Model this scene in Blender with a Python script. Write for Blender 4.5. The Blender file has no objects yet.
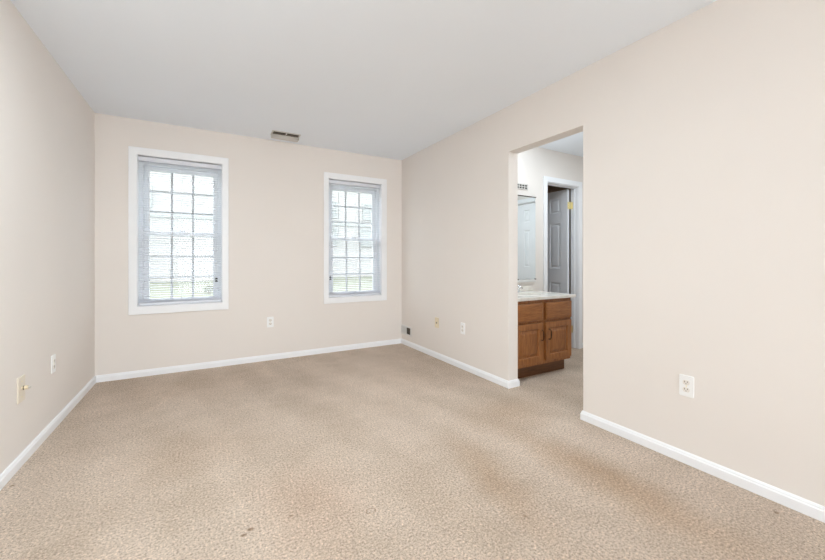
import bpy, bmesh, math, random
from mathutils import Vector, Matrix
random.seed(7)
C = bpy.context.scene.collection
S = bpy.context.scene
PI = math.pi

# ------------------------------------------------------------------ camera
F_PX, YAW, CAM_H = 362.19, 0.52022, 1.108
cam_d = bpy.data.cameras.new('camera')
cam_d.sensor_fit = 'HORIZONTAL'; cam_d.sensor_width = 36.0
cam_d.lens = F_PX / 825 * 36.0
cam_d.shift_y = -(280 - 260.06) / 825
cam_d.clip_start = 0.02; cam_d.clip_end = 300
cam = bpy.data.objects.new('camera', cam_d); C.objects.link(cam)
cam.location = (0, 0, CAM_H); cam.rotation_euler = (PI / 2, 0, -YAW)
S.camera = cam

# ------------------------------------------------------------------ sky, lights, exposure
world = bpy.data.worlds.new('overcast_sky'); S.world = world
world.use_nodes = True
bg = world.node_tree.nodes['Background']
bg.inputs['Color'].default_value = (0.93, 0.972, 1.0, 1)
bg.inputs['Strength'].default_value = 5.8

def area(name, loc, rot, sx, sy, power, col):
    d = bpy.data.lights.new(name, 'AREA'); d.shape = 'RECTANGLE'; d.size = sx; d.size_y = sy
    d.energy = power; d.color = col
    o = bpy.data.objects.new(name, d); C.objects.link(o); o.location = loc; o.rotation_euler = rot
    return o
# unseen fill light added behind the camera, at the rear wall's opening
area('rear_fill_light', (1.35, -4.15, 1.25), (PI / 2 + 0.5, 0, 0), 1.6, 2.2, 12, (0.83, 0.94, 1.0))
# unseen fill lights added at ceiling height over room and alcove, no fixtures
area('room_ceiling_fill', (0.02, 1.45, 2.41), (0, 0, 0), 0.5, 0.5, 31, (0.83, 0.94, 1.0))
area('alcove_ceiling_fill', (3.45, 1.85, 2.39), (0, 0, 0), 0.4, 0.4, 13, (0.84, 0.94, 1.0))
def globe(name, loc, power):
    d = bpy.data.lights.new(name, 'POINT'); d.energy = power; d.shadow_soft_size = 0.12; d.color = (0.86, 0.945, 1.0)
    o = bpy.data.objects.new(name, d); C.objects.link(o); o.location = loc
globe('room_point_fill', (0.10, 1.20, 2.10), 4)  # unseen point light added to brighten the ceiling, no fixture
globe('vanity_lamp', (2.80, 2.35, 2.20), 7)

S.view_settings.view_transform = 'Standard'
S.view_settings.look = 'None'
S.view_settings.exposure = 0.1
S.view_settings.gamma = 1.0
S.view_settings.use_curve_mapping = False
S.cycles.use_denoising = True
S.cycles.denoising_prefilter = 'ACCURATE'
S.cycles.max_bounces = 12
S.cycles.diffuse_bounces = 8
S.cycles.transparent_max_bounces = 24

# ------------------------------------------------------------------ key dimensions (metres)
XL, XR, YB, YF, ZC = -0.866, 2.279, 4.269, -4.2, 2.44      # main room
XW = 2.389                                                # far face of the right wall
OY0, OY1, OZ = 1.593, 2.307, 2.045                        # opening in the right wall
AW, AR, AF, AZ = 2.90, 4.45, 0.75, 2.41                   # alcove: back wall, right wall, front wall, ceiling

# ------------------------------------------------------------------ materials
def new_mat(name):
    m = bpy.data.materials.new(name); m.use_nodes = True
    nt = m.node_tree; b = nt.nodes['Principled BSDF']
    return m, nt, b
def coords(nt, scale=(1, 1, 1), kind='Object'):
    tc = nt.nodes.new('ShaderNodeTexCoord'); mp = nt.nodes.new('ShaderNodeMapping')
    mp.inputs['Scale'].default_value = scale
    nt.links.new(tc.outputs[kind], mp.inputs['Vector'])
    return mp.outputs['Vector']
def noise(nt, vec, scale, detail=3, rough=0.5):
    n = nt.nodes.new('ShaderNodeTexNoise'); nt.links.new(vec, n.inputs['Vector'])
    n.inputs['Scale'].default_value = scale; n.inputs['Detail'].default_value = detail
    n.inputs['Roughness'].default_value = rough
    return n.outputs['Fac']
def ramp(nt, fac, stops):
    r = nt.nodes.new('ShaderNodeValToRGB'); nt.links.new(fac, r.inputs['Fac'])
    e = r.color_ramp.elements
    while len(e) < len(stops): e.new(0.5)
    for el, (p, c) in zip(e, stops): el.position = p; el.color = (*c, 1)
    return r.outputs['Color']
def mix(nt, fac, a, b, mode='MIX'):
    m = nt.nodes.new('ShaderNodeMix'); m.data_type = 'RGBA'; m.blend_type = mode
    for sock, v in ((m.inputs[0], fac), (m.inputs[6], a), (m.inputs[7], b)):
        if hasattr(v, 'node'): nt.links.new(v, sock)
        elif isinstance(v, (int, float)): sock.default_value = v
        else: sock.default_value = (*v, 1)
    return m.outputs[2]
def bump(nt, b, fac, strength, dist):
    n = nt.nodes.new('ShaderNodeBump'); n.inputs['Strength'].default_value = strength
    n.inputs['Distance'].default_value = dist
    nt.links.new(fac, n.inputs['Height']); nt.links.new(n.outputs['Normal'], b.inputs['Normal'])
def plain(name, col, rough=0.5, metal=0.0, var=0.03, scale=6.0, bmp=0.0, spec=0.5):
    m, nt, b = new_mat(name)
    f = noise(nt, coords(nt), scale)
    lo = tuple(max(0, c * (1 - var)) for c in col); hi = tuple(min(1, c * (1 + var)) for c in col)
    nt.links.new(ramp(nt, f, [(0.3, lo), (0.7, hi)]), b.inputs['Base Color'])
    b.inputs['Roughness'].default_value = rough; b.inputs['Metallic'].default_value = metal
    b.inputs['Specular IOR Level'].default_value = spec
    if bmp: bump(nt, b, noise(nt, coords(nt), 220, 2), bmp, 0.001)
    return m
M = {}
M['wall'] = plain('wall_paint', (0.796, 0.752, 0.712), 0.75, var=0.012, scale=1.2, bmp=0.08, spec=0.3)
M['ceil'] = plain('ceiling_paint', (0.84, 0.892, 0.955), 0.9, var=0.01, scale=0.9, bmp=0.1, spec=0.2)
M['trim'] = plain('white_trim_paint', (0.88, 0.895, 0.92), 0.38, var=0.01)
M['vinyl'] = plain('white_vinyl', (0.80, 0.83, 0.86), 0.35, var=0.01)
M['grille'] = plain('backlit_grille', (0.50, 0.52, 0.53), 0.5, var=0.01)  # grille greyed in its colour to stand in for backlit shade
M['almond'] = plain('almond_plastic', (0.76, 0.69, 0.585), 0.4, var=0.02)
M['slat'] = plain('blind_slat_enamel', (0.72, 0.745, 0.80), 0.4, var=0.01)
M['cord'] = plain('blind_cord', (0.74, 0.75, 0.77), 0.8)
M['tassel'] = plain('dark_tassel', (0.03, 0.03, 0.035), 0.5)
M['white_plastic'] = plain('white_plastic', (0.88, 0.885, 0.885), 0.35, var=0.01)
M['ivory'] = plain('ivory_plastic', (0.74, 0.64, 0.46), 0.4, var=0.02)
M['slot'] = plain('socket_slot', (0.10, 0.085, 0.07), 0.6)
M['recept'] = plain('socket_face', (0.80, 0.76, 0.71), 0.4, var=0.01)
M['brass'] = plain('brass', (0.84, 0.76, 0.48), 0.32, 1.0)
M['steel'] = plain('screw_steel', (0.6, 0.58, 0.54), 0.35, 1.0)
M['chrome'] = plain('chrome', (0.75, 0.76, 0.78), 0.12, 1.0)
M['bronze'] = plain('dark_bronze', (0.07, 0.045, 0.03), 0.42, 0.8)
M['dark'] = plain('dark_duct', (0.045, 0.042, 0.038), 0.9)
M['duct'] = plain('duct_metal', (0.16, 0.135, 0.11), 0.7)
M['vent'] = plain('vent_enamel', (0.62, 0.60, 0.57), 0.45, var=0.03)
M['register'] = plain('register_enamel', (0.72, 0.71, 0.69), 0.45, var=0.02)
M['door'] = plain('door_paint', (0.84, 0.87, 0.92), 0.4, var=0.01)
M['tan'] = plain('dim_tan_paint', (0.46, 0.37, 0.285), 0.75, var=0.012, scale=1.2)  # guessed tan, darkened so the small room past the door looks unlit

def carpet():
    m, nt, b = new_mat('beige_carpet')
    v = coords(nt)
    big = noise(nt, v, 1.1, 5, 0.62)
    mid = noise(nt, v, 6.5, 4, 0.6)
    fine = noise(nt, v, 105, 4, 0.8)
    tuft = noise(nt, v, 320, 2, 0.6)
    clump = noise(nt, v, 60, 4, 0.8)
    col = ramp(nt, big, [(0.36, (0.45, 0.35, 0.262)), (0.5, (0.55, 0.44, 0.345)), (0.64, (0.63, 0.52, 0.425))])
    col = mix(nt, 0.35, col, ramp(nt, mid, [(0.3, (0.49, 0.385, 0.295)), (0.7, (0.68, 0.56, 0.46))]))
    # vacuum strokes running along the room
    w = nt.nodes.new('ShaderNodeTexWave'); w.inputs['Scale'].default_value = 0.75
    w.inputs['Distortion'].default_value = 5.0; w.inputs['Detail'].default_value = 3
    rv = nt.nodes.new('ShaderNodeMapping'); rv.inputs['Rotation'].default_value = (0, 0, math.radians(-14))
    nt.links.new(v, rv.inputs['Vector']); nt.links.new(rv.outputs['Vector'], w.inputs['Vector'])
    col = mix(nt, 0.19, col, ramp(nt, w.outputs['Fac'], [(0.2, (0.52, 0.42, 0.33)), (0.8, (0.70, 0.58, 0.48))]))
    grain = ramp(nt, fine, [(0.32, (0.10, 0.08, 0.07)), (0.46, (0.88, 0.88, 0.88)), (0.55, (1.08, 1.08, 1.08)), (0.68, (1.75, 1.75, 1.74))])
    col = mix(nt, 0.8, col, grain, 'MULTIPLY')
    col = mix(nt, 0.55, col, ramp(nt, clump, [(0.30, (0.62, 0.60, 0.58)), (0.48, (0.97, 0.97, 0.97)), (0.70, (1.30, 1.30, 1.29))]), 'MULTIPLY')
    # worn traffic lanes: soft elongated patches where people turn into the alcove
    def patch(cx, cy, rx, ry, rot, lo, hi):
        t = nt.nodes.new('ShaderNodeMapping'); t.vector_type = 'TEXTURE'
        t.inputs['Location'].default_value = (cx, cy, 0); t.inputs['Rotation'].default_value = (0, 0, rot)
        t.inputs['Scale'].default_value = (rx, ry, 1)
        nn = nt.nodes.new('ShaderNodeTexNoise'); nn.inputs['Scale'].default_value = 3.0; nn.inputs['Detail'].default_value = 4
        nt.links.new(v, nn.inputs['Vector'])
        add = nt.nodes.new('ShaderNodeVectorMath'); add.operation = 'MULTIPLY_ADD'
        nt.links.new(nn.outputs['Color'], add.inputs[0]); add.inputs[1].default_value = (0.22, 0.22, 0)
        nt.links.new(v, add.inputs[2])
        sub = nt.nodes.new('ShaderNodeVectorMath'); sub.operation = 'SUBTRACT'; sub.inputs[1].default_value = (0.11, 0.11, 0)
        nt.links.new(add.outputs[0], sub.inputs[0]); nt.links.new(sub.outputs[0], t.inputs['Vector'])
        ln = nt.nodes.new('ShaderNodeVectorMath'); ln.operation = 'LENGTH'; nt.links.new(t.outputs[0], ln.inputs[0])
        return ramp(nt, ln.outputs['Value'], [(lo, (1, 1, 1)), (hi, (0, 0, 0))])
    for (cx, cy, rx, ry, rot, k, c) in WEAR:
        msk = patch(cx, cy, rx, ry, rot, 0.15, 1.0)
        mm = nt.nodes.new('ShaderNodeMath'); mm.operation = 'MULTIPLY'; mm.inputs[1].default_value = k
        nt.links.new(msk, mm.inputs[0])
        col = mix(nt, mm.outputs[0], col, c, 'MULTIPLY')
    # small spots and one ring left on the pile
    for (cx, cy, r, ring, k) in SPOTS:
        t = nt.nodes.new('ShaderNodeMapping'); t.vector_type = 'TEXTURE'
        t.inputs['Location'].default_value = (cx, cy, 0); t.inputs['Scale'].default_value = (r, r * 0.8, 1)
        nt.links.new(v, t.inputs['Vector'])
        ln = nt.nodes.new('ShaderNodeVectorMath'); ln.operation = 'LENGTH'; nt.links.new(t.outputs[0], ln.inputs[0])
        st = [(0.62, (0, 0, 0)), (0.78, (1, 1, 1)), (0.94, (0, 0, 0))] if ring else [(0.4, (1, 1, 1)), (0.9, (0, 0, 0))]
        msk = ramp(nt, ln.outputs['Value'], st)
        mm = nt.nodes.new('ShaderNodeMath'); mm.operation = 'MULTIPLY'; mm.inputs[1].default_value = k
        nt.links.new(msk, mm.inputs[0])
        col = mix(nt, mm.outputs[0], col, (0.45, 0.36, 0.28), 'MULTIPLY')
    nt.links.new(col, b.inputs['Base Color'])
    b.inputs['Roughness'].default_value = 1.0; b.inputs['Specular IOR Level'].default_value = 0.05
    b.inputs['Sheen Weight'].default_value = 0.15
    ad = nt.nodes.new('ShaderNodeMath'); ad.operation = 'ADD'
    nt.links.new(fine, ad.inputs[0]); nt.links.new(tuft, ad.inputs[1])
    bump(nt, b, ad.outputs[0], 0.7, 0.006)
    return m
WEAR = [  # centre x, y, radii, angle, strength, tint of worn, matted or freshly brushed pile
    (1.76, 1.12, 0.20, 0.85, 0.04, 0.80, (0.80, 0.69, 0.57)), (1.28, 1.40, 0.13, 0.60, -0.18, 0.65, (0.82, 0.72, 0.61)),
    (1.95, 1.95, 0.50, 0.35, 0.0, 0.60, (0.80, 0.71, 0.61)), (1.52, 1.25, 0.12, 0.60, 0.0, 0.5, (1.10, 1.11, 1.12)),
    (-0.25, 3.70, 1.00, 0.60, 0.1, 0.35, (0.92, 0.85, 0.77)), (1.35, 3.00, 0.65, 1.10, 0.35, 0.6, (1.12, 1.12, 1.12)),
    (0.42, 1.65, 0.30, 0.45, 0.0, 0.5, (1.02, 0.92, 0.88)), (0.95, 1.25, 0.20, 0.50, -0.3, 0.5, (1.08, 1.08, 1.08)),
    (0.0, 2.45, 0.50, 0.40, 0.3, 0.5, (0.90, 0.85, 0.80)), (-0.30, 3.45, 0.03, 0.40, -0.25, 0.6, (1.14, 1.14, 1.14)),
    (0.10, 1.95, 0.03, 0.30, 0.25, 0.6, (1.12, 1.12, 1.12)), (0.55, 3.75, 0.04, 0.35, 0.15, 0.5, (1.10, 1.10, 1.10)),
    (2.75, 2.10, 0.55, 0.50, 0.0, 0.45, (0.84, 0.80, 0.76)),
]
SPOTS = [(0.636, 1.479, 0.028, True, 0.75), (0.753, 2.138, 0.026, True, 0.6), (0.135, 1.603, 0.016, False, 0.9), (0.162, 1.625, 0.019, False, 0.9),
         (0.323, 1.622, 0.014, False, 0.6), (-0.82, 2.52, 0.014, False, 0.8), (2.175, 0.585, 0.016, False, 0.8), (1.202, 1.118, 0.011, False, 0.7)]
M['carpet'] = carpet()

def oak(name, scale, dark=1.0):
    m, nt, b = new_mat(name)
    v = coords(nt, scale)
    f1 = noise(nt, v, 1.0, 5, 0.65); f2 = noise(nt, v, 4.2, 3, 0.7)
    c1 = ramp(nt, f1, [(0.30, (0.18, 0.062, 0.017)), (0.5, (0.325, 0.122, 0.034)), (0.72, (0.43, 0.185, 0.058))])
    c = mix(nt, 0.45, c1, ramp(nt, f2, [(0.35, (0.13, 0.045, 0.013)), (0.62, (0.43, 0.175, 0.052))]))
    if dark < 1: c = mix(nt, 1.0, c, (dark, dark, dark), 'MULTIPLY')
    nt.links.new(c, b.inputs['Base Color']); b.inputs['Roughness'].default_value = 0.36
    bump(nt, b, f2, 0.15, 0.002)
    return m
M['oak_v'] = oak('oak_upright_grain', (26, 26, 2.0))
M['oak_h'] = oak('oak_level_grain', (2.4, 26, 30))
M['toe'] = oak('oak_toe_board', (2.4, 26, 30), 0.45)  # same oak darkened in colour for recess shade and a darker board

def marble():
    m, nt, b = new_mat('cultured_marble')
    v = coords(nt)
    f = noise(nt, v, 7, 6, 0.65)
    nt.links.new(ramp(nt, f, [(0.35, (0.73, 0.685, 0.62)), (0.55, (0.84, 0.81, 0.755))]), b.inputs['Base Color'])
    b.inputs['Roughness'].default_value = 0.18
    return m
M['marble'] = marble()
def mirror():
    m, nt, b = new_mat('mirror_silver')
    b.inputs['Base Color'].default_value = (0.86, 0.90, 0.90, 1); b.inputs['Metallic'].default_value = 1
    b.inputs['Roughness'].default_value = 0.01
    return m
M['mirror'] = mirror()
def glass():
    m, nt, b = new_mat('window_glass')
    out = nt.nodes['Material Output']
    tr = nt.nodes.new('ShaderNodeBsdfTransparent'); tr.inputs['Color'].default_value = (0.97, 0.975, 0.975, 1)
    gl = nt.nodes.new('ShaderNodeBsdfGlossy'); gl.inputs['Roughness'].default_value = 0.02
    mx = nt.nodes.new('ShaderNodeMixShader'); mx.inputs[0].default_value = 0.04
    nt.links.new(tr.outputs[0], mx.inputs[1]); nt.links.new(gl.outputs[0], mx.inputs[2])
    nt.links.new(mx.outputs[0], out.inputs['Surface'])
    return m
M['glass'] = glass()
M['siding'] = plain('white_siding', (0.285, 0.288, 0.284), 0.7, var=0.02, scale=0.4)
M['house_trim'] = plain('house_trim', (0.25, 0.27, 0.268), 0.6)
M['house_glass'] = plain('house_glass', (0.205, 0.225, 0.225), 0.12)
M['shingle'] = plain('roof_shingle', (0.25, 0.255, 0.26), 0.9, var=0.15, scale=9)
M['foundation'] = plain('foundation_block', (0.30, 0.295, 0.28), 0.9, var=0.06)
def lawn():
    m, nt, b = new_mat('pale_lawn')
    v = coords(nt)
    f = noise(nt, v, 0.35, 6, 0.7)
    nt.links.new(ramp(nt, f, [(0.3, (0.11, 0.125, 0.075)), (0.5, (0.14, 0.152, 0.105)), (0.7, (0.17, 0.178, 0.135))]), b.inputs['Base Color'])
    b.inputs['Roughness'].default_value = 1.0
    return m
M['lawn'] = lawn()
M['leaf'] = plain('shrub_leaf', (0.06, 0.075, 0.04), 0.7, var=0.3, scale=20)
M['twig'] = plain('shrub_twig', (0.16, 0.12, 0.09), 0.9)

# ------------------------------------------------------------------ mesh helpers
def obj(name, bm, mat, parent=None, bevel=0.0, seg=2, smooth=False):
    bmesh.ops.remove_doubles(bm, verts=bm.verts, dist=1e-5)
    bmesh.ops.recalc_face_normals(bm, faces=bm.faces)
    me = bpy.data.meshes.new(name); bm.to_mesh(me); bm.free()
    me.materials.append(M[mat])
    if smooth:
        for f in me.polygons: f.use_smooth = True
    o = bpy.data.objects.new(name, me); C.objects.link(o)
    if parent: o.parent = parent
    if bevel:
        b = o.modifiers.new('bevel', 'BEVEL'); b.width = bevel; b.segments = seg
        b.limit_method = 'ANGLE'; b.angle_limit = math.radians(40)
    return o
def tag(o, label, cat, group=None):
    o['label'] = label; o['category'] = cat
    if group: o['group'] = group
    return o
def struct(o):
    o['kind'] = 'structure'; return o
def thing(name, label, cat, loc=(0, 0, 0), rz=0.0, group=None):
    o = bpy.data.objects.new(name, None); C.objects.link(o)
    o.empty_display_size = 0.05
    o.location = loc; o.rotation_euler = (0, 0, rz)
    return tag(o, label, cat, group)
def box(bm, x0, x1, y0, y1, z0, z1):
    v = [bm.verts.new((x, y, z)) for x in (x0, x1) for y in (y0, y1) for z in (z0, z1)]
    for q in ((0, 1, 3, 2), (4, 6, 7, 5), (0, 4, 5, 1), (2, 3, 7, 6), (0, 2, 6, 4), (1, 5, 7, 3)):
        bm.faces.new([v[i] for i in q])
def boxes(*bs):
    bm = bmesh.new()
    for b in bs: box(bm, *b)
    return bm
MX = {'y': lambda u, v, w: (u, w, v), 'x': lambda u, v, w: (w, u, v), 'z': lambda u, v, w: (u, v, w)}
def slab(axis, u0, u1, v0, v1, w0, w1, holes=(), bm=None):
    """rectangular slab with rectangular holes; w runs along its thickness"""
    bm = bm or bmesh.new(); f = MX[axis]
    us = sorted({u0, u1, *[h[0] for h in holes], *[h[1] for h in holes]})
    vs = sorted({v0, v1, *[h[2] for h in holes], *[h[3] for h in holes]})
    nu, nv = len(us) - 1, len(vs) - 1
    def solid(i, j):
        if not (0 <= i < nu and 0 <= j < nv): return False
        cu, cv = (us[i] + us[i + 1]) / 2, (vs[j] + vs[j + 1]) / 2
        return not any(h[0] < cu < h[1] and h[2] < cv < h[3] for h in holes)
    cache = {}
    def V(i, j, k):
        if (i, j, k) not in cache: cache[(i, j, k)] = bm.verts.new(f(us[i], vs[j], (w0, w1)[k]))
        return cache[(i, j, k)]
    for i in range(nu):
        for j in range(nv):
            if not solid(i, j): continue
            for k in (0, 1): bm.faces.new([V(i, j, k), V(i + 1, j, k), V(i + 1, j + 1, k), V(i, j + 1, k)])
            if not solid(i - 1, j): bm.faces.new([V(i, j, 0), V(i, j + 1, 0), V(i, j + 1, 1), V(i, j, 1)])
            if not solid(i + 1, j): bm.faces.new([V(i + 1, j, 0), V(i + 1, j + 1, 0), V(i + 1, j + 1, 1), V(i + 1, j, 1)])
            if not solid(i, j - 1): bm.faces.new([V(i, j, 0), V(i + 1, j, 0), V(i + 1, j, 1), V(i, j, 1)])
            if not solid(i, j + 1): bm.faces.new([V(i, j + 1, 0), V(i + 1, j + 1, 0), V(i + 1, j + 1, 1), V(i, j + 1, 1)])
    return bm
def panel_slab(w, h, t, panels, prof, both=False):
    """a board in local x-z, front at y=0 facing -y, with moulded panels; prof = [(inset, depth)]"""
    bm = bmesh.new()
    xs = sorted({0, w, *[p[0] for p in panels], *[p[1] for p in panels]})
    zs = sorted({0, h, *[p[2] for p in panels], *[p[3] for p in panels]})
    for side in ((0, 1) if both else (0,)):
        yy = (lambda d: d) if side == 0 else (lambda d: t - d)
        for i in range(len(xs) - 1):
            for j in range(len(zs) - 1):
                x0, x1, z0, z1 = xs[i], xs[i + 1], zs[j], zs[j + 1]
                ring = lambda ins, d: [bm.verts.new((a, yy(d), b)) for a, b in
                    ((x0 + ins, z0 + ins), (x1 - ins, z0 + ins), (x1 - ins, z1 - ins), (x0 + ins, z1 - ins))]
                if any(p[0] <= x0 and x1 <= p[1] and p[2] <= z0 and z1 <= p[3] for p in panels):
                    prev = ring(0, 0)
                    for ins, d in prof:
                        cur = ring(ins, d)
                        for k in range(4): bm.faces.new([prev[k], prev[(k + 1) % 4], cur[(k + 1) % 4], cur[k]])
                        prev = cur
                    bm.faces.new(prev)
                else:
                    bm.faces.new(ring(0, 0))
    def edge(pts):
        for a, b in zip(pts, pts[1:]):
            bm.faces.new([bm.verts.new(q) for q in ((a[0], 0, a[1]), (b[0], 0, b[1]), (b[0], t, b[1]), (a[0], t, a[1]))])
    edge([(x, 0) for x in xs]); edge([(x, h) for x in xs]); edge([(0, z) for z in zs]); edge([(w, z) for z in zs])
    if not both: bm.faces.new([bm.verts.new(q) for q in ((0, t, 0), (w, t, 0), (w, t, h), (0, t, h))])
    bmesh.ops.remove_doubles(bm, verts=bm.verts, dist=1e-5)
    return bm
def tube(bm, pts, r, n=10, caps=True):
    pts = [Vector(p) for p in pts]; rings = []
    rr = r if isinstance(r, (list, tuple)) else [r] * len(pts)
    for i, p in enumerate(pts):
        d = (pts[min(i + 1, len(pts) - 1)] - pts[max(i - 1, 0)]).normalized()
        a = d.cross(Vector((0, 0, 1)) if abs(d.z) < 0.9 else Vector((1, 0, 0))).normalized(); b = d.cross(a)
        rings.append([bm.verts.new(p + (a * math.cos(2 * PI * k / n) + b * math.sin(2 * PI * k / n)) * rr[i]) for k in range(n)])
    for r0, r1 in zip(rings, rings[1:]):
        for k in range(n): bm.faces.new([r0[k], r0[(k + 1) % n], r1[(k + 1) % n], r1[k]])
    if caps: bm.faces.new(rings[0]); bm.faces.new(rings[-1])
    return bm
def moulding(path, prof, side=1):
    """prof = [(out, up)] swept along an open xy polyline, mitred; out is to the left of travel when side=1"""
    bm = bmesh.new(); P = [Vector((x, y)) for x, y in path]; secs = []
    for i, p in enumerate(P):
        ns = []
        if i > 0: d = (p - P[i - 1]).normalized(); ns.append(Vector((-d.y, d.x)) * side)
        if i < len(P) - 1: d = (P[i + 1] - p).normalized(); ns.append(Vector((-d.y, d.x)) * side)
        n = ns[0] if len(ns) == 1 else (ns[0] + ns[1]) / (1 + ns[0].dot(ns[1]))
        secs.append([bm.verts.new((p.x + n.x * o, p.y + n.y * o, z)) for o, z in prof])
    k = len(prof)
    for a, b in zip(secs, secs[1:]):
        for j in range(k): bm.faces.new([a[j], a[(j + 1) % k], b[(j + 1) % k], b[j]])
    bm.faces.new(secs[0]); bm.faces.new(secs[-1])
    return bm

# ------------------------------------------------------------------ room shell
W1 = dict(out=(-0.622, 0.215, 0.592, 2.175), inn=(-0.560, 0.158, 0.664, 2.110), glass=(-0.471, 0.075))
W2 = dict(out=(1.226, 2.052, 0.586, 2.156), inn=(1.280, 1.982, 0.652, 2.090), glass=(1.362, 1.897))
def hole(w): return w['inn']
struct(obj('floor', boxes((XL - 0.12, 4.75, YF - 0.1, YB + 0.15, -0.12, 0.0)), 'carpet'))
struct(obj('ceiling', boxes((XL - 0.12, XW, YF - 0.1, YB + 0.15, ZC, ZC + 0.12)), 'ceil'))
struct(obj('wall_left', slab('x', YF, YB, 0, ZC, XL - 0.12, XL), 'wall'))
struct(obj('wall_back', slab('y', XL - 0.12, XW, 0, ZC, YB, YB + 0.16, [hole(W1), hole(W2)]), 'wall'))
struct(obj('wall_right', slab('x', YF, YB, 0, ZC, XR, XW, [(OY0, OY1, -0.001, OZ)]), 'wall'))
struct(obj('wall_rear', slab('y', XL - 0.12, XW, 0, ZC, YF - 0.1, YF, [(-0.70, 2.20, 0.12, 2.38)]), 'wall'))  # unseen opening, added to let fill light in
# alcove behind the opening and the small room behind its door
D0, D1, DZ = 3.466, 4.055, 2.03                           # doorway in the alcove's back wall
AB = AW + 0.10
struct(obj('ceiling_alcove', boxes((XW, 4.75, AF - 0.1, 4.2, AZ, AZ + 0.12)), 'ceil'))
struct(obj('wall_alcove_back', slab('y', XW, AR, 0, AZ, AW, AB, [(D0, D1, -0.001, DZ)]), 'wall'))
C2Y0, C2Y1 = 1.110, 1.895                                 # closet door in the alcove's right wall
struct(obj('wall_alcove_right', slab('x', AF, AW + 0.1, 0, AZ, AR, AR + 0.1, [(C2Y0, C2Y1, -0.001, DZ)]), 'wall'))
struct(obj('wall_alcove_front', slab('y', XW, AR + 0.1, 0, AZ, AF - 0.1, AF), 'wall'))
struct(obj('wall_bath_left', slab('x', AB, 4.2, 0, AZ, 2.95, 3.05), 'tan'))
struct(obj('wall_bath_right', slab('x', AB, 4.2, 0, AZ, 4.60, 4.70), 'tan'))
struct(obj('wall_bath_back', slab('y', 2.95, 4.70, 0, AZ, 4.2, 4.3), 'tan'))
struct(obj('wall_closet', slab('x', AF, AW, 0, AZ, 4.75, 4.8), 'wall'))

BASE = [(0, 0), (0.013, 0), (0.013, 0.044), (0.009, 0.050), (0.009, 0.055), (0.004, 0.063), (0, 0.063)]
E = 0.0005
struct(obj('baseboard_left', moulding([(XL, YF), (XL, YB)], BASE, -1), 'trim'))
struct(obj('baseboard_back', moulding([(XL + 0.013, YB), (XR - 0.013, YB)], BASE, -1), 'trim'))
struct(obj('baseboard_right_far', moulding([(XR, YB), (XR, OY1), (XW, OY1), (XW, AW - 0.57)], BASE, -1), 'trim'))
struct(obj('baseboard_right_near', moulding([(XW, AF), (XW, OY0), (XR, OY0), (XR, YF)], BASE, -1), 'trim'))
struct(obj('baseboard_alcove', moulding([(D1 + 0.057, AW), (AR, AW), (AR, C2Y1 + 0.057)], BASE, -1), 'trim'))

# ------------------------------------------------------------------ windows (frame, two sashes, grilles, panes) and casings
def window(n, w):
    i0, i1, z0, z1 = w['inn']; g0, g1 = w['glass']
    y0 = YB + 0.062
    zb, zt, zm0, zm1 = 0.728 if n == 1 else 0.718, 1.985 if n == 1 else 1.972, 1.350, 1.392
    fr = struct(obj('window_%d' % n, slab('y', i0, i1, z0, z1, y0, y0 + 0.09, [(g0 - 0.045, g1 + 0.045, zb - 0.03, zt + 0.045)]), 'vinyl', bevel=0.003))
    def sash(name, za, zc, ya, rail_b, rail_t):
        s = obj(name, slab('y', g0 - 0.044, g1 + 0.044, za - rail_b, zc + rail_t, ya, ya + 0.028, [(g0, g1, za, zc)]), 'vinyl', fr, bevel=0.003)
        bm = bmesh.new(); dx, dz = (g1 - g0) / 3, (zc - za) / 3
        slab('y', g0, g1, za, zc, ya + 0.009, ya + 0.019,
             [(g0 + dx * i + (0.010 if i else 0), g0 + dx * (i + 1) - (0.010 if i < 2 else 0),
               za + dz * j + (0.010 if j else 0), za + dz * (j + 1) - (0.010 if j < 2 else 0)) for i in range(3) for j in range(3)], bm=bm)
        obj('window_grille', bm, 'grille', s)
        obj('pane', slab('y', g0, g1, za, zc, ya + 0.0205, ya + 0.0235), 'glass', s)
        return s
    sash('lower_sash', zb, zm0, y0 + 0.012, 0.029, 0.040)
    sash('upper_sash', zm1, zt, y0 + 0.044, 0.040, 0.044)
    lk = obj('sash_lock', boxes(((g0 + g1) / 2 - 0.03, (g0 + g1) / 2 + 0.03, y0 + 0.008, y0 + 0.03, zm1, zm1 + 0.012)), 'vinyl', fr, bevel=0.003)
    o = w['out']
    struct(obj('trim_%d' % n, slab('y', o[0], o[1], o[2], o[3], YB - 0.018, YB + 0.001, [(i0 + 0.004, i1 - 0.004, z0 + 0.004, z1 - 0.004)]), 'trim', bevel=0.004))
    # painted liner of the recess between casing and vinyl frame
    struct(obj('trim_%d' % (n + 10), slab('y', i0 + 0.0005, i1 - 0.0005, z0 + 0.0005, z1 - 0.0005, YB + 0.0012, y0 - 0.0005, [(i0 + 0.006, i1 - 0.006, z0 + 0.006, z1 - 0.006)]), 'trim'))
window(1, W1); window(2, W2)

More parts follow.
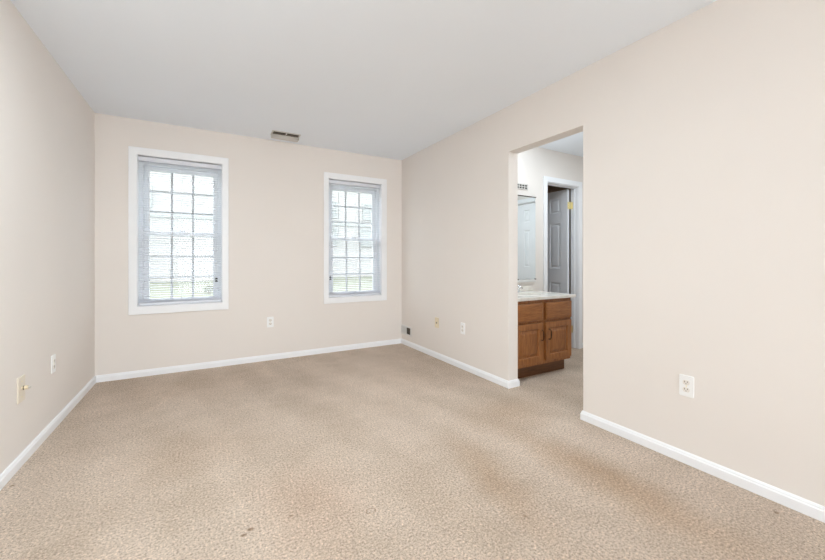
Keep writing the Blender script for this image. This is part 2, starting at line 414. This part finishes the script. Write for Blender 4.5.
# ------------------------------------------------------------------ mini blinds
def blind(w, label, cord_right, wand_x):
    x0, x1 = w['inn'][0] + 0.009, w['inn'][1] - 0.009
    z0, z1 = w['inn'][2] + 0.008, w['inn'][3] - 0.013
    yc = YB + 0.030
    t = thing('window_blind', label, 'blind', ((x0 + x1) / 2, yc, z0), group='mini blinds in the back wall windows')
    L = lambda x: x - (x0 + x1) / 2
    h = z1 - z0
    a, b = L(x0), L(x1)
    hr = bmesh.new()
    # U-shaped headrail with rolled lips
    pr = [(-0.020, h - 0.040), (-0.020, h - 0.005), (-0.017, h), (0.017, h), (0.020, h - 0.005), (0.020, h - 0.040), (0.013, h - 0.043), (-0.013, h - 0.043)]
    s0 = [hr.verts.new((a, y, z)) for y, z in pr]; s1 = [hr.verts.new((b, y, z)) for y, z in pr]
    for k in range(8): hr.faces.new([s0[k], s0[(k + 1) % 8], s1[(k + 1) % 8], s1[k]])
    hr.faces.new(s0); hr.faces.new(s1)
    obj('headrail', hr, 'slat', t, bevel=0.0015)
    sl = bmesh.new(); pitch = 0.0225; tilt = math.radians(14)
    n = int((h - 0.043 - 0.052) / pitch)
    levels = [0.027 + 0.0030 * i for i in range(8)] + [0.050 + (i + 0.5) * pitch for i in range(n)]
    for zc in levels:                                    # spare slats lie stacked on the bottom rail
        rows = []
        for u, crown in ((-0.0125, 0), (-0.005, 0.0021), (0.005, 0.0021), (0.0125, 0)):
            y = u * math.cos(tilt) - crown * math.sin(tilt); z = zc + u * math.sin(tilt) + crown
            rows.append([(a + 0.004, y, z), (b - 0.004, y, z)])
        top = [[sl.verts.new(p) for p in r] for r in rows]
        bot = [[sl.verts.new((p[0], p[1], p[2] - 0.0006)) for p in r] for r in rows]
        for k in range(3):
            sl.faces.new([top[k][0], top[k][1], top[k + 1][1], top[k + 1][0]])
            sl.faces.new([bot[k][0], bot[k + 1][0], bot[k + 1][1], bot[k][1]])
        for k in (0, 3): sl.faces.new([top[k][0], top[k][1], bot[k][1], bot[k][0]])
        for e in (0, 1): sl.faces.new([top[0][e], top[1][e], top[2][e], top[3][e], bot[3][e], bot[2][e], bot[1][e], bot[0][e]])
    obj('slatted_panel', sl, 'slat', t)
    obj('bottom_rail', boxes((a + 0.002, b - 0.002, -0.013, 0.013, 0.0, 0.024)), 'slat', t, bevel=0.004)
    for u in (0.085, 0.5, 0.915):
        c = bmesh.new(); x = a + (b - a) * u
        for y in (-0.0135, 0.0135): tube(c, [(x, y, 0.02), (x, y, h - 0.04)], 0.0011, 5)
        obj('ladder_cord', c, 'cord', t)
    wx = a + wand_x
    w_ = tube(bmesh.new(), [(wx, -0.0215, h - 0.032), (wx, -0.026, h - 0.06), (wx, -0.026, h - 0.68)], [0.002, 0.0035, 0.0035], 6)
    obj('tilt_wand', w_, 'vinyl', t)
    cx = (b - 0.047) if cord_right else (a + 0.022)
    zt = 0.235
    lc = bmesh.new()
    for k in (-0.004, 0.004): tube(lc, [(cx + k, -0.0225, h - 0.03), (cx + k, -0.0225, zt + 0.03)], 0.0011, 5)
    cord = obj('lift_cord', lc, 'cord', t)
    for dz in (0.0, 0.024):
        obj('tassel', tube(bmesh.new(), [(cx, -0.0225, zt + 0.016 - dz), (cx, -0.0225, zt + 0.008 - dz), (cx, -0.0225, zt - dz)], [0.006, 0.012, 0.013], 8), 'tassel', cord)
    return t
blind(W1, 'white mini blind lowered in the left window, nearer the left wall', True, 0.088)
blind(W2, 'white mini blind lowered in the right window, nearer the far corner', False, 0.125)

# ------------------------------------------------------------------ alcove doors
PROF = [(0.012, 0.008), (0.022, 0.008), (0.040, 0.001)]
def six_panels(w, stile, pw):
    rows = ((0.23, 0.805), (0.985, 1.570), (1.698, 1.895))
    cols = ((stile, stile + pw), (w - stile - pw, w - stile))
    return [(c[0], c[1], r[0], r[1]) for c in cols for r in rows]
LW = 0.578
d1 = struct(obj('door_1', panel_slab(LW, 1.99, 0.035, six_panels(LW, 0.105, 0.165), PROF, True), 'door'))
d1.location = (D1 - 0.040, AB + 0.004, 0.014); d1.rotation_euler = (0, 0, PI / 2)   # swung open into the small room
d1['label'] = 'grey-looking six panel door standing open'
def hinge(z):
    bm = boxes((-0.0022, 0, 0.002, 0.033, z, z + 0.088))
    tube(bm, [(-0.003, -0.012, z - 0.002), (-0.003, -0.012, z + 0.090)], 0.0065, 10)
    box(bm, -0.0035, -0.001, -0.024, 0.003, z, z + 0.088)
    box(bm, -0.046, -0.003, -0.0258, -0.0232, z, z + 0.088)
    h = obj('hinge', bm, 'brass', d1); h['label'] = 'brass hinge'
    for k in (0.018, 0.044, 0.070):
        obj('hinge_screw', boxes((-0.0035, -0.0022, 0.014, 0.020, z + k - 0.003, z + k + 0.003)), 'steel', h)
hinge(1.742); hinge(0.175)
kb = tube(bmesh.new(), [(LW - 0.06, 0, 0.92), (LW - 0.06, -0.02, 0.92), (LW - 0.06, -0.03, 0.92), (LW - 0.06, -0.05, 0.92), (LW - 0.06, -0.06, 0.92)], [0.028, 0.012, 0.02, 0.027, 0.015], 16)
obj('door_knob', kb, 'brass', d1, smooth=True)
# jambs and casing of that doorway
j = slab('y', D0, D1, 0.001, DZ - 0.0005, AW - 0.001, AB, [(D0 + 0.014, D1 - 0.014, -0.001, DZ - 0.014)])
slab('y', D0 + 0.014, D1 - 0.014, 0.001, DZ - 0.014, AW + 0.040, AW + 0.062, [(D0 + 0.024, D1 - 0.024, -0.001, DZ - 0.024)], bm=j)
struct(obj('trim_3', j, 'trim'))
struct(obj('trim_4', slab('y', D0 - 0.055, D1 + 0.055, 0.001, DZ + 0.055, AW - 0.016, AW - 0.0012, [(D0 + 0.004, D1 - 0.006, -0.001, DZ - 0.006)]), 'trim', bevel=0.005))
# closed closet door facing the mirror
CW = C2Y1 - C2Y0 - 0.032
d2 = struct(obj('door_2', panel_slab(CW, 1.99, 0.035, six_panels(CW, 0.170, 0.118), PROF, True), 'trim'))
d2.location = (AR + 0.02, C2Y1 - 0.016, 0.014); d2.rotation_euler = (0, 0, -PI / 2)
struct(obj('trim_5', slab('x', C2Y0, C2Y1, 0.001, DZ - 0.0005, AR - 0.001, AR + 0.1, [(C2Y0 + 0.014, C2Y1 - 0.014, -0.001, DZ - 0.014)]), 'trim'))
struct(obj('trim_6', slab('x', C2Y0 - 0.055, C2Y1 + 0.055, 0.001, DZ + 0.055, AR - 0.016, AR - 0.0012, [(C2Y0 + 0.006, C2Y1 - 0.006, -0.001, DZ - 0.006)]), 'trim', bevel=0.005))

# ------------------------------------------------------------------ oak vanity
VX0, VX1, VY0, VY1 = XW + 0.001, 3.190, 2.374, AW - 0.001
van = thing('vanity_cabinet', 'brown oak two-door vanity cabinet standing in the alcove past the opening', 'cabinet', ((VX0 + VX1) / 2, (VY0 + VY1) / 2, 0))
vx, vy = (VX0 + VX1) / 2, (VY0 + VY1) / 2
LX = lambda x: x - vx
LY = lambda y: y - vy
VZ0, VZ1 = 0.120, 0.735
# carcass: sides, floor and back; face frame with openings
car = boxes((LX(VX0), LX(VX0) + 0.014, LY(VY0) + 0.02, LY(VY1), VZ0, VZ1), (LX(VX1) - 0.014, LX(VX1), LY(VY0) + 0.02, LY(VY1), VZ0, VZ1),
            (LX(VX0) + 0.014, LX(VX1) - 0.014, LY(VY0) + 0.02, LY(VY1), VZ0, VZ0 + 0.014), (LX(VX0) + 0.014, LX(VX1) - 0.014, LY(VY1) - 0.008, LY(VY1), VZ0 + 0.014, VZ1))
obj('carcass', car, 'oak_v', van)
xm = 2.7915
obj('face_frame', slab('y', LX(VX0), LX(VX1), VZ0, VZ1, LY(VY0), LY(VY0) + 0.0195,
    [(LX(2.43), LX(xm - 0.03), 0.16, 0.50), (LX(xm + 0.03), LX(3.15), 0.16, 0.50), (LX(2.43), LX(xm - 0.03), 0.555, 0.69), (LX(xm + 0.03), LX(3.15), 0.555, 0.69)]), 'oak_v', van, bevel=0.001)
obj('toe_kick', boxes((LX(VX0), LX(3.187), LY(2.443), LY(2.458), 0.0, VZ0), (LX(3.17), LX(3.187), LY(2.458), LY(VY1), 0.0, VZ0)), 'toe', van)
RP = [(0.004, 0.012), (0.012, 0.012), (0.040, 0.002), (0.042, 0.0015)]
for dx0, dx1, hx in ((2.398, 2.771, 2.748), (2.812, 3.184, 2.850)):
    w, h = dx1 - dx0, 0.367
    d = obj('cabinet_door', panel_slab(w, h, 0.019, [(0.055, w - 0.055, 0.055, h - 0.055)], RP), 'oak_v', van, bevel=0.004)
    d.location = (LX(dx0), LY(VY0) - 0.0195, 0.150)
    bm = bmesh.new(); hz = 0.252; px = hx - dx0
    tube(bm, [(px, 0.0, hz - 0.048), (px, -0.018, hz - 0.046), (px, -0.027, hz - 0.034), (px, -0.029, hz), (px, -0.027, hz + 0.034), (px, -0.018, hz + 0.046), (px, 0.0, hz + 0.048)], [0.005, 0.0045, 0.0045, 0.006, 0.0045, 0.0045, 0.005], 8)
    hd = obj('door_pull', bm, 'bronze', d, smooth=True); hd['label'] = 'dark bronze pull'
for dx0, dx1 in ((2.398, 2.771), (2.812, 3.184)):
    w, h = dx1 - dx0, 0.163
    d = obj('drawer_front', panel_slab(w, h, 0.019, [(0.001, w - 0.001, 0.001, h - 0.001)], [(0.004, -0.003), (0.016, -0.006)]), 'oak_h', van, bevel=0.002)
    d.location = (LX(dx0), LY(VY0) - 0.0195, 0.540)

# worktop with a moulded oval basin and low backsplash
ct = thing('countertop', 'cream cultured marble top lying on the oak vanity', 'countertop', (vx, vy, VZ1))
TX0, TX1, TY0, TY1, TH = LX(VX0), LX(3.238), LY(2.345), LY(AW) - 0.0005, 0.028
bm = bmesh.new(); N = 48; cx, cy, rx, ry = 0.0, -0.02, 0.205, 0.15
def per(a):
    c_, s_ = math.cos(a), math.sin(a)
    mx_ = (TX1 if c_ > 0 else TX0) - cx; my_ = (TY1 if s_ > 0 else TY0) - cy
    k = min(abs(mx_ / c_) if abs(c_) > 1e-6 else 1e9, abs(my_ / s_) if abs(s_) > 1e-6 else 1e9)
    return (cx + c_ * k, cy + s_ * k)
angs = [2 * PI * i / N for i in range(N)]
for (qx, qy) in ((TX0, TY0), (TX1, TY0), (TX1, TY1), (TX0, TY1)):
    t_ = math.atan2(qy - cy, qx - cx) % (2 * PI)
    k = min(range(N), key=lambda i: abs(angs[i] - t_)); angs[k] = t_
outer = [per(a) for a in angs]
o_top = [bm.verts.new((x, y, TH)) for x, y in outer]; o_bot = [bm.verts.new((x, y, 0)) for x, y in outer]
prev = o_top
for k_, dz in ((1.06, TH), (1.03, TH + 0.003), (0.99, TH), (0.93, TH - 0.02)):
    cur = [bm.verts.new((cx + rx * k_ * math.cos(a), cy + ry * k_ * math.sin(a), dz)) for a in angs]
    for i in range(N): bm.faces.new([prev[i], prev[(i + 1) % N], cur[(i + 1) % N], cur[i]])
    prev = cur
lip = prev
under = [bm.verts.new((cx + rx * 0.97 * math.cos(a), cy + ry * 0.97 * math.sin(a), 0)) for a in angs]
for i in range(N):
    bm.faces.new([o_top[i], o_bot[i], o_bot[(i + 1) % N], o_top[(i + 1) % N]])
    bm.faces.new([o_bot[i], under[i], under[(i + 1) % N], o_bot[(i + 1) % N]])
    bm.faces.new([under[i], lip[i], lip[(i + 1) % N], under[(i + 1) % N]])
obj('slab', bm, 'marble', ct, bevel=0.003)
bm = bmesh.new(); prev = None
for k_, dz in ((0.925, TH - 0.021), (0.85, TH - 0.05), (0.68, TH - 0.09), (0.4, TH - 0.11), (0.12, TH - 0.115)):
    cur = [bm.verts.new((cx + rx * k_ * math.cos(a), cy + ry * k_ * math.sin(a), dz)) for a in angs]
    if prev:
        for i in range(N): bm.faces.new([prev[i], prev[(i + 1) % N], cur[(i + 1) % N], cur[i]])
    prev = cur
bm.faces.new(prev)
bs = obj('basin', bm, 'marble', ct, smooth=True)
sm = bs.modifiers.new('wall', 'SOLIDIFY'); sm.thickness = 0.004
obj('drain', tube(bmesh.new(), [(cx, cy, TH - 0.1149), (cx, cy, TH - 0.111)], [0.022, 0.020], 16), 'chrome', bs)
obj('backsplash', boxes((TX0, TX1, TY1 - 0.018, TY1, TH + 0.0005, TH + 0.055)), 'marble', ct, bevel=0.004)

# chrome two-handle faucet behind the basin
fa = thing('faucet', 'small chrome two-handle faucet standing on the marble countertop', 'faucet', (vx + 0.055, 2.795, VZ1 + TH + 0.0006))
obj('base', boxes((-0.078, 0.078, -0.022, 0.022, 0, 0.014)), 'chrome', fa, bevel=0.006)
obj('spout', tube(bmesh.new(), [(0, 0, 0.012), (0, -0.005, 0.05), (0, -0.03, 0.072), (0, -0.075, 0.070), (0, -0.10, 0.055)], [0.014, 0.013, 0.012, 0.010, 0.009], 12), 'chrome', fa, smooth=True)
for s in (-1, 1):
    hb = tube(bmesh.new(), [(s * 0.052, 0, 0.012), (s * 0.052, 0, 0.030), (s * 0.052, 0, 0.040)], [0.017, 0.014, 0.010], 14)
    h = obj('handle', hb, 'chrome', fa)
    obj('lever', tube(bmesh.new(), [(s * 0.052, 0, 0.036), (s * 0.080, -0.004, 0.046), (s * 0.110, -0.012, 0.040)], [0.008, 0.006, 0.008], 8), 'chrome', h, smooth=True)

# mirror over the vanity
mi = thing('wall_mirror', 'narrow frameless mirror hanging above the vanity, reflecting a white door', 'mirror', (2.79, AW - 0.0005, 0.862))
MXL, MXR, MH = -0.42, 0.478, 0.955
obj('mirror_glass', boxes((MXL, MXR, -0.014, -0.0085, 0.028, MH)), 'mirror', mi)
obj('backing_board', boxes((MXL + 0.004, MXR - 0.004, -0.008, 0, 0.028, MH)), 'register', mi)
tc = obj('top_channel', boxes((MXL - 0.002, MXR + 0.006, -0.022, 0, MH + 0.001, MH + 0.009)), 'bronze', mi, bevel=0.001)
obj('bottom_ledge', boxes((MXL - 0.002, MXR - 0.012, -0.032, 0, 0.0, 0.024)), 'register', mi, bevel=0.003)
for x in (MXL + 0.03, 0.20, MXR - 0.005):
    obj('mirror_clip', boxes((x - 0.008, x + 0.012, -0.020, -0.0145, 0.0245, 0.036)), 'bronze', mi, bevel=0.001)

# small grille above the mirror
gr = thing('wall_grille', 'small grey louvred grille on the alcove wall above the mirror', 'grille', (3.02, AW - 0.0005, 1.895))
hs = [(-0.085 + 0.043 * i, -0.085 + 0.043 * i + 0.033, 0.010 + 0.026 * k, 0.010 + 0.026 * k + 0.017) for i in range(5) for k in range(2)]
obj('frame', slab('y', -0.095, 0.132, 0, 0.064, -0.012, -0.004, hs), 'vent', gr, bevel=0.001)
obj('backing', boxes((-0.092, 0.129, -0.0035, 0, 0.003, 0.061)), 'dark', gr)

# ------------------------------------------------------------------ ceiling register and wall register
cv = thing('ceiling_vent', 'white two-slot ceiling register set in front of the back wall', 'air vent', (0.742, 4.000, ZC))
obj('vent_frame', slab('z', -0.142, 0.142, -0.075, 0.075, -0.008, -0.0005, [(-0.128, -0.005, -0.060, 0.062), (0.005, 0.128, -0.060, 0.062)]), 'vent', cv, bevel=0.002)
obj('duct_recess', boxes((-0.132, 0.132, -0.066, 0.066, -0.0022, -0.0006)), 'dark', cv)
def curved_blade(ya, yb, depth, x0, x1):
    bm = bmesh.new(); n = 7; a, b = [], []
    for k in range(n):
        t = k / (n - 1); y = ya + (yb - ya) * t; z = -0.006 - depth * math.sin(t * PI / 2)
        a.append([bm.verts.new((x0, y, z)), bm.verts.new((x1, y, z))]); b.append([bm.verts.new((x0, y, z - 0.0015)), bm.verts.new((x1, y, z - 0.0015))])
    for k in range(n - 1):
        for q in (a, b): bm.faces.new([q[k][0], q[k][1], q[k + 1][1], q[k + 1][0]])
        for e in (0, 1): bm.faces.new([a[k][e], a[k + 1][e], b[k + 1][e], b[k][e]])
    for k in (0, n - 1): bm.faces.new([a[k][0], a[k][1], b[k][1], b[k][0]])
    return bm
obj('deflector_blade', curved_blade(0.022, 0.072, 0.034, -0.134, 0.134), 'vent', cv, smooth=True)
obj('deflector_blade', curved_blade(-0.030, -0.006, 0.006, -0.128, 0.128), 'duct', cv, smooth=True)
obj('end_plate', boxes((-0.1365, -0.1345, -0.010, 0.072, -0.040, -0.0085)), 'vent', cv)
obj('end_plate', boxes((0.1345, 0.1365, -0.010, 0.072, -0.040, -0.0085)), 'vent', cv)
obj('center_bar', boxes((-0.005, 0.005, -0.062, 0.030, -0.013, -0.0085)), 'vent', cv)

wr = thing('wall_register', 'white wall register low on the right wall tight in the far corner', 'air vent', (XR, 4.130, 0.190), -PI / 2)
obj('frame', slab('y', -0.128, 0.128, -0.058, 0.062, -0.010, -0.0005, [(-0.108, -0.012, -0.040, 0.044), (0.012, 0.108, -0.040, 0.044)]), 'register', wr, bevel=0.002)
obj('duct_recess', boxes((0.008, 0.112, -0.0025, -0.0006, -0.044, 0.048)), 'dark', wr)
obj('damper_plate', boxes((-0.112, -0.008, -0.0045, -0.0006, -0.044, 0.048)), 'vent', wr)
bm = bmesh.new()
for k in range(6): box(bm, -0.105 + 0.0165 * k, -0.099 + 0.0165 * k, -0.009, -0.005, -0.040, 0.044)
obj('louvre', bm, 'register', wr)
bm = bmesh.new()
for k in range(5): box(bm, 0.019 + 0.0195 * k, 0.0205 + 0.0195 * k, -0.009, -0.003, -0.040, 0.044)
obj('louvre', bm, 'duct', wr)
obj('lever_tab', boxes((-0.124, -0.114, -0.016, -0.010, -0.012, 0.006)), 'register', wr, bevel=0.001)

# ------------------------------------------------------------------ outlets and jacks (built facing -y, turned onto their walls)
def rounded_plate(w, h, t, r=0.005):
    bm = bmesh.new(); pts = []
    for sx, sz, a0 in ((1, 1, 0), (-1, 1, 90), (-1, -1, 180), (1, -1, 270)):
        for k in range(4):
            a = math.radians(a0 + 30 * k); pts.append((sx * (w / 2 - r) + r * math.cos(a), sz * (h / 2 - r) + r * math.sin(a)))
    b0 = [bm.verts.new((x, -0.0005, z)) for x, z in pts]
    b1 = [bm.verts.new((x, -t * 0.5, z)) for x, z in pts]
    b2 = [bm.verts.new((x * 0.95, -t, z * 0.97)) for x, z in pts]
    n = len(pts)
    for p, q in ((b0, b1), (b1, b2)):
        for k in range(n): bm.faces.new([p[k], p[(k + 1) % n], q[(k + 1) % n], q[k]])
    bm.faces.new(b0); bm.faces.new(b2)
    return bm
def outlet(label, loc, rz, roll=0.0, slot='slot'):
    t = thing('wall_outlet', label, 'outlet', loc, rz, 'duplex wall outlets')
    t.rotation_euler = (0, roll, rz)
    obj('cover_plate', rounded_plate(0.070, 0.115, 0.006), 'white_plastic', t)
    for s in (-1, 1):
        bm = bmesh.new(); n = 20; zc = s * 0.0195
        ring = [(0.0165 * math.cos(2 * PI * k / n), max(-0.0125, min(0.0125, 0.0165 * math.sin(2 * PI * k / n)))) for k in range(n)]
        r0 = [bm.verts.new((x, -0.0058, zc + z)) for x, z in ring]; r1 = [bm.verts.new((x, -0.0085, zc + z)) for x, z in ring]
        for k in range(n): bm.faces.new([r0[k], r0[(k + 1) % n], r1[(k + 1) % n], r1[k]])
        bm.faces.new(r0); bm.faces.new(r1)
        rc = obj('receptacle', bm, 'recept', t)
        for x, hh in ((-0.0065, 0.009), (0.0065, 0.007)):
            obj('slot', boxes((x - 0.0014, x + 0.0014, -0.0092, -0.0086, zc + 0.004 - hh / 2, zc + 0.004 + hh / 2)), 'slot', rc)
        obj('ground_hole', tube(bmesh.new(), [(0, -0.0086, zc - 0.0065), (0, -0.0092, zc - 0.0065)], 0.0024, 10), 'slot', rc)
    obj('screw', tube(bmesh.new(), [(0, -0.006, 0), (0, -0.0078, 0)], [0.0036, 0.003], 12), 'brass', t)
    return t
outlet('white duplex outlet on the right wall in front of the opening, nearest the camera', (XR, 0.970, 0.422), -PI / 2)
outlet('white duplex outlet on the right wall between the ivory plate and the opening', (XR, 2.944, 0.412), -PI / 2)
outlet('white duplex outlet on the back wall between and below the two windows', (0.628, YB, 0.421), 0)
outlet('white duplex outlet hanging slightly crooked on the left wall', (XL, 3.232, 0.427), PI / 2, math.radians(2))

jk = thing('wall_jack', 'ivory plate with a protruding cable plug on the left wall', 'cable jack', (XL, 2.752, 0.410), PI / 2)
obj('cover_plate', rounded_plate(0.088, 0.140, 0.006), 'almond', jk)
pl = tube(bmesh.new(), [(0.0, -0.0055, 0.006), (0.0, -0.012, 0.006), (0.0, -0.0125, 0.006), (0.0, -0.030, 0.006)], [0.009, 0.009, 0.011, 0.011], 12)
pg = obj('plug', pl, 'ivory', jk)
obj('collar', tube(bmesh.new(), [(0, -0.0125, 0.006), (0, -0.016, 0.006)], 0.0115, 12), 'bronze', pg)
obj('tip', tube(bmesh.new(), [(0, -0.0302, 0.006), (0, -0.042, 0.006)], [0.005, 0.004], 8), 'steel', pg)
for z in (-0.042, 0.042): obj('screw', tube(bmesh.new(), [(0, -0.006, z), (0, -0.0075, z)], [0.0035, 0.003], 10), 'brass', jk)

pj = thing('wall_jack', 'flat ivory jack plate on the right wall between corner register and white outlet', 'phone jack', (XR, 3.420, 0.400), -PI / 2)
obj('cover_plate', rounded_plate(0.074, 0.116, 0.006), 'ivory', pj)
obj('socket', boxes((-0.009, 0.009, -0.0085, -0.0058, -0.010, 0.008)), 'slot', pj, bevel=0.001)
for z in (-0.030, 0.030): obj('screw', tube(bmesh.new(), [(0, -0.006, z), (0, -0.0075, z)], [0.0035, 0.003], 10), 'brass', pj)

# ------------------------------------------------------------------ outdoors, seen through the blinds
GZ = -0.42
ln = struct(obj('lawn', boxes((-60, 90, YB + 0.6, 120, GZ - 0.3, GZ)), 'lawn'))
hs_ = thing('house', 'white lap-sided house across the lawn, seen through the window blinds', 'house', (12, 31, GZ))
def hp(name, bm, mat, parent=hs_, **k): return obj(name, bm, mat, parent, **k)
hp('wall', boxes((-34, 34, 0, 9, 0.4, 10.4)), 'siding')
hp('foundation', boxes((-34.02, 34.02, -0.03, 9.03, -0.1, 0.4)), 'foundation')
hp('band_board', boxes((-34.03, 34.03, -0.10, -0.002, 4.55, 4.85)), 'house_trim')
rf = bmesh.new()
v = [rf.verts.new(q) for q in ((-34.6, -0.6, 10.3), (34.6, -0.6, 10.3), (34.6, 4.5, 13.2), (-34.6, 4.5, 13.2), (34.6, 9.6, 10.3), (-34.6, 9.6, 10.3), (-34.6, 4.5, 10.45), (34.6, 4.5, 10.45))]
for q in ((0, 1, 2, 3), (3, 2, 4, 5), (0, 3, 5, 6), (1, 7, 4, 2), (0, 6, 7, 1), (5, 4, 7, 6)): rf.faces.new([v[i] for i in q])
hp('roof', rf, 'shingle')
for x, z0, w, h in ((-3.4, 2.75, 1.5, 1.6), (0.2, 2.75, 2.4, 1.6), (4.1, 2.75, 1.3, 1.6), (-3.4, 5.2, 1.5, 1.5), (0.5, 5.2, 1.5, 1.5), (-16.5, 5.2, 1.3, 1.5), (-6.5, 5.2, 1.3, 1.5)):
    wn = hp('house_window', slab('y', x, x + w, z0, z0 + h, -0.12, -0.002, [(x + 0.12, x + w - 0.12, z0 + 0.12, z0 + h / 2 - 0.05), (x + 0.12, x + w - 0.12, z0 + h / 2 + 0.05, z0 + h - 0.12)]), 'house_trim')
    hp('pane', boxes((x + 0.1, x + w - 0.1, -0.05, -0.003, z0 + 0.1, z0 + h - 0.1)), 'house_glass', wn)
def shrub(loc, r, label, seed):
    rnd = random.Random(seed)
    t = thing('shrub', label, 'shrub', loc, group='shrubs on the lawn')
    bm = bmesh.new()
    for k in range(240):
        d = Vector((rnd.gauss(0, 1), rnd.gauss(0, 1), rnd.gauss(0, 1))).normalized() * r * rnd.uniform(0.55, 1.0)
        p = Vector((d.x, d.y, r * 0.85 + d.z * 0.75)); s = rnd.uniform(0.05, 0.09) * r * 2
        a = Vector((rnd.gauss(0, 1), rnd.gauss(0, 1), rnd.gauss(0, 1))).normalized(); b = a.orthogonal().normalized()
        bm.faces.new([bm.verts.new(p + q) for q in (a * s, b * s * 0.5, -a * s, -b * s * 0.5)])
    obj('foliage', bm, 'leaf', t)
    st = bmesh.new()
    for k in range(6):
        a = 2 * PI * k / 6; tube(st, [(0, 0, 0), (math.cos(a) * r * 0.3, math.sin(a) * r * 0.3, r * 0.7)], [0.03, 0.012], 6)
    obj('stems', st, 'twig', t)
shrub((0.16, 18.98, GZ), 0.24, 'small dark shrub low at the right of the left window view', 3)
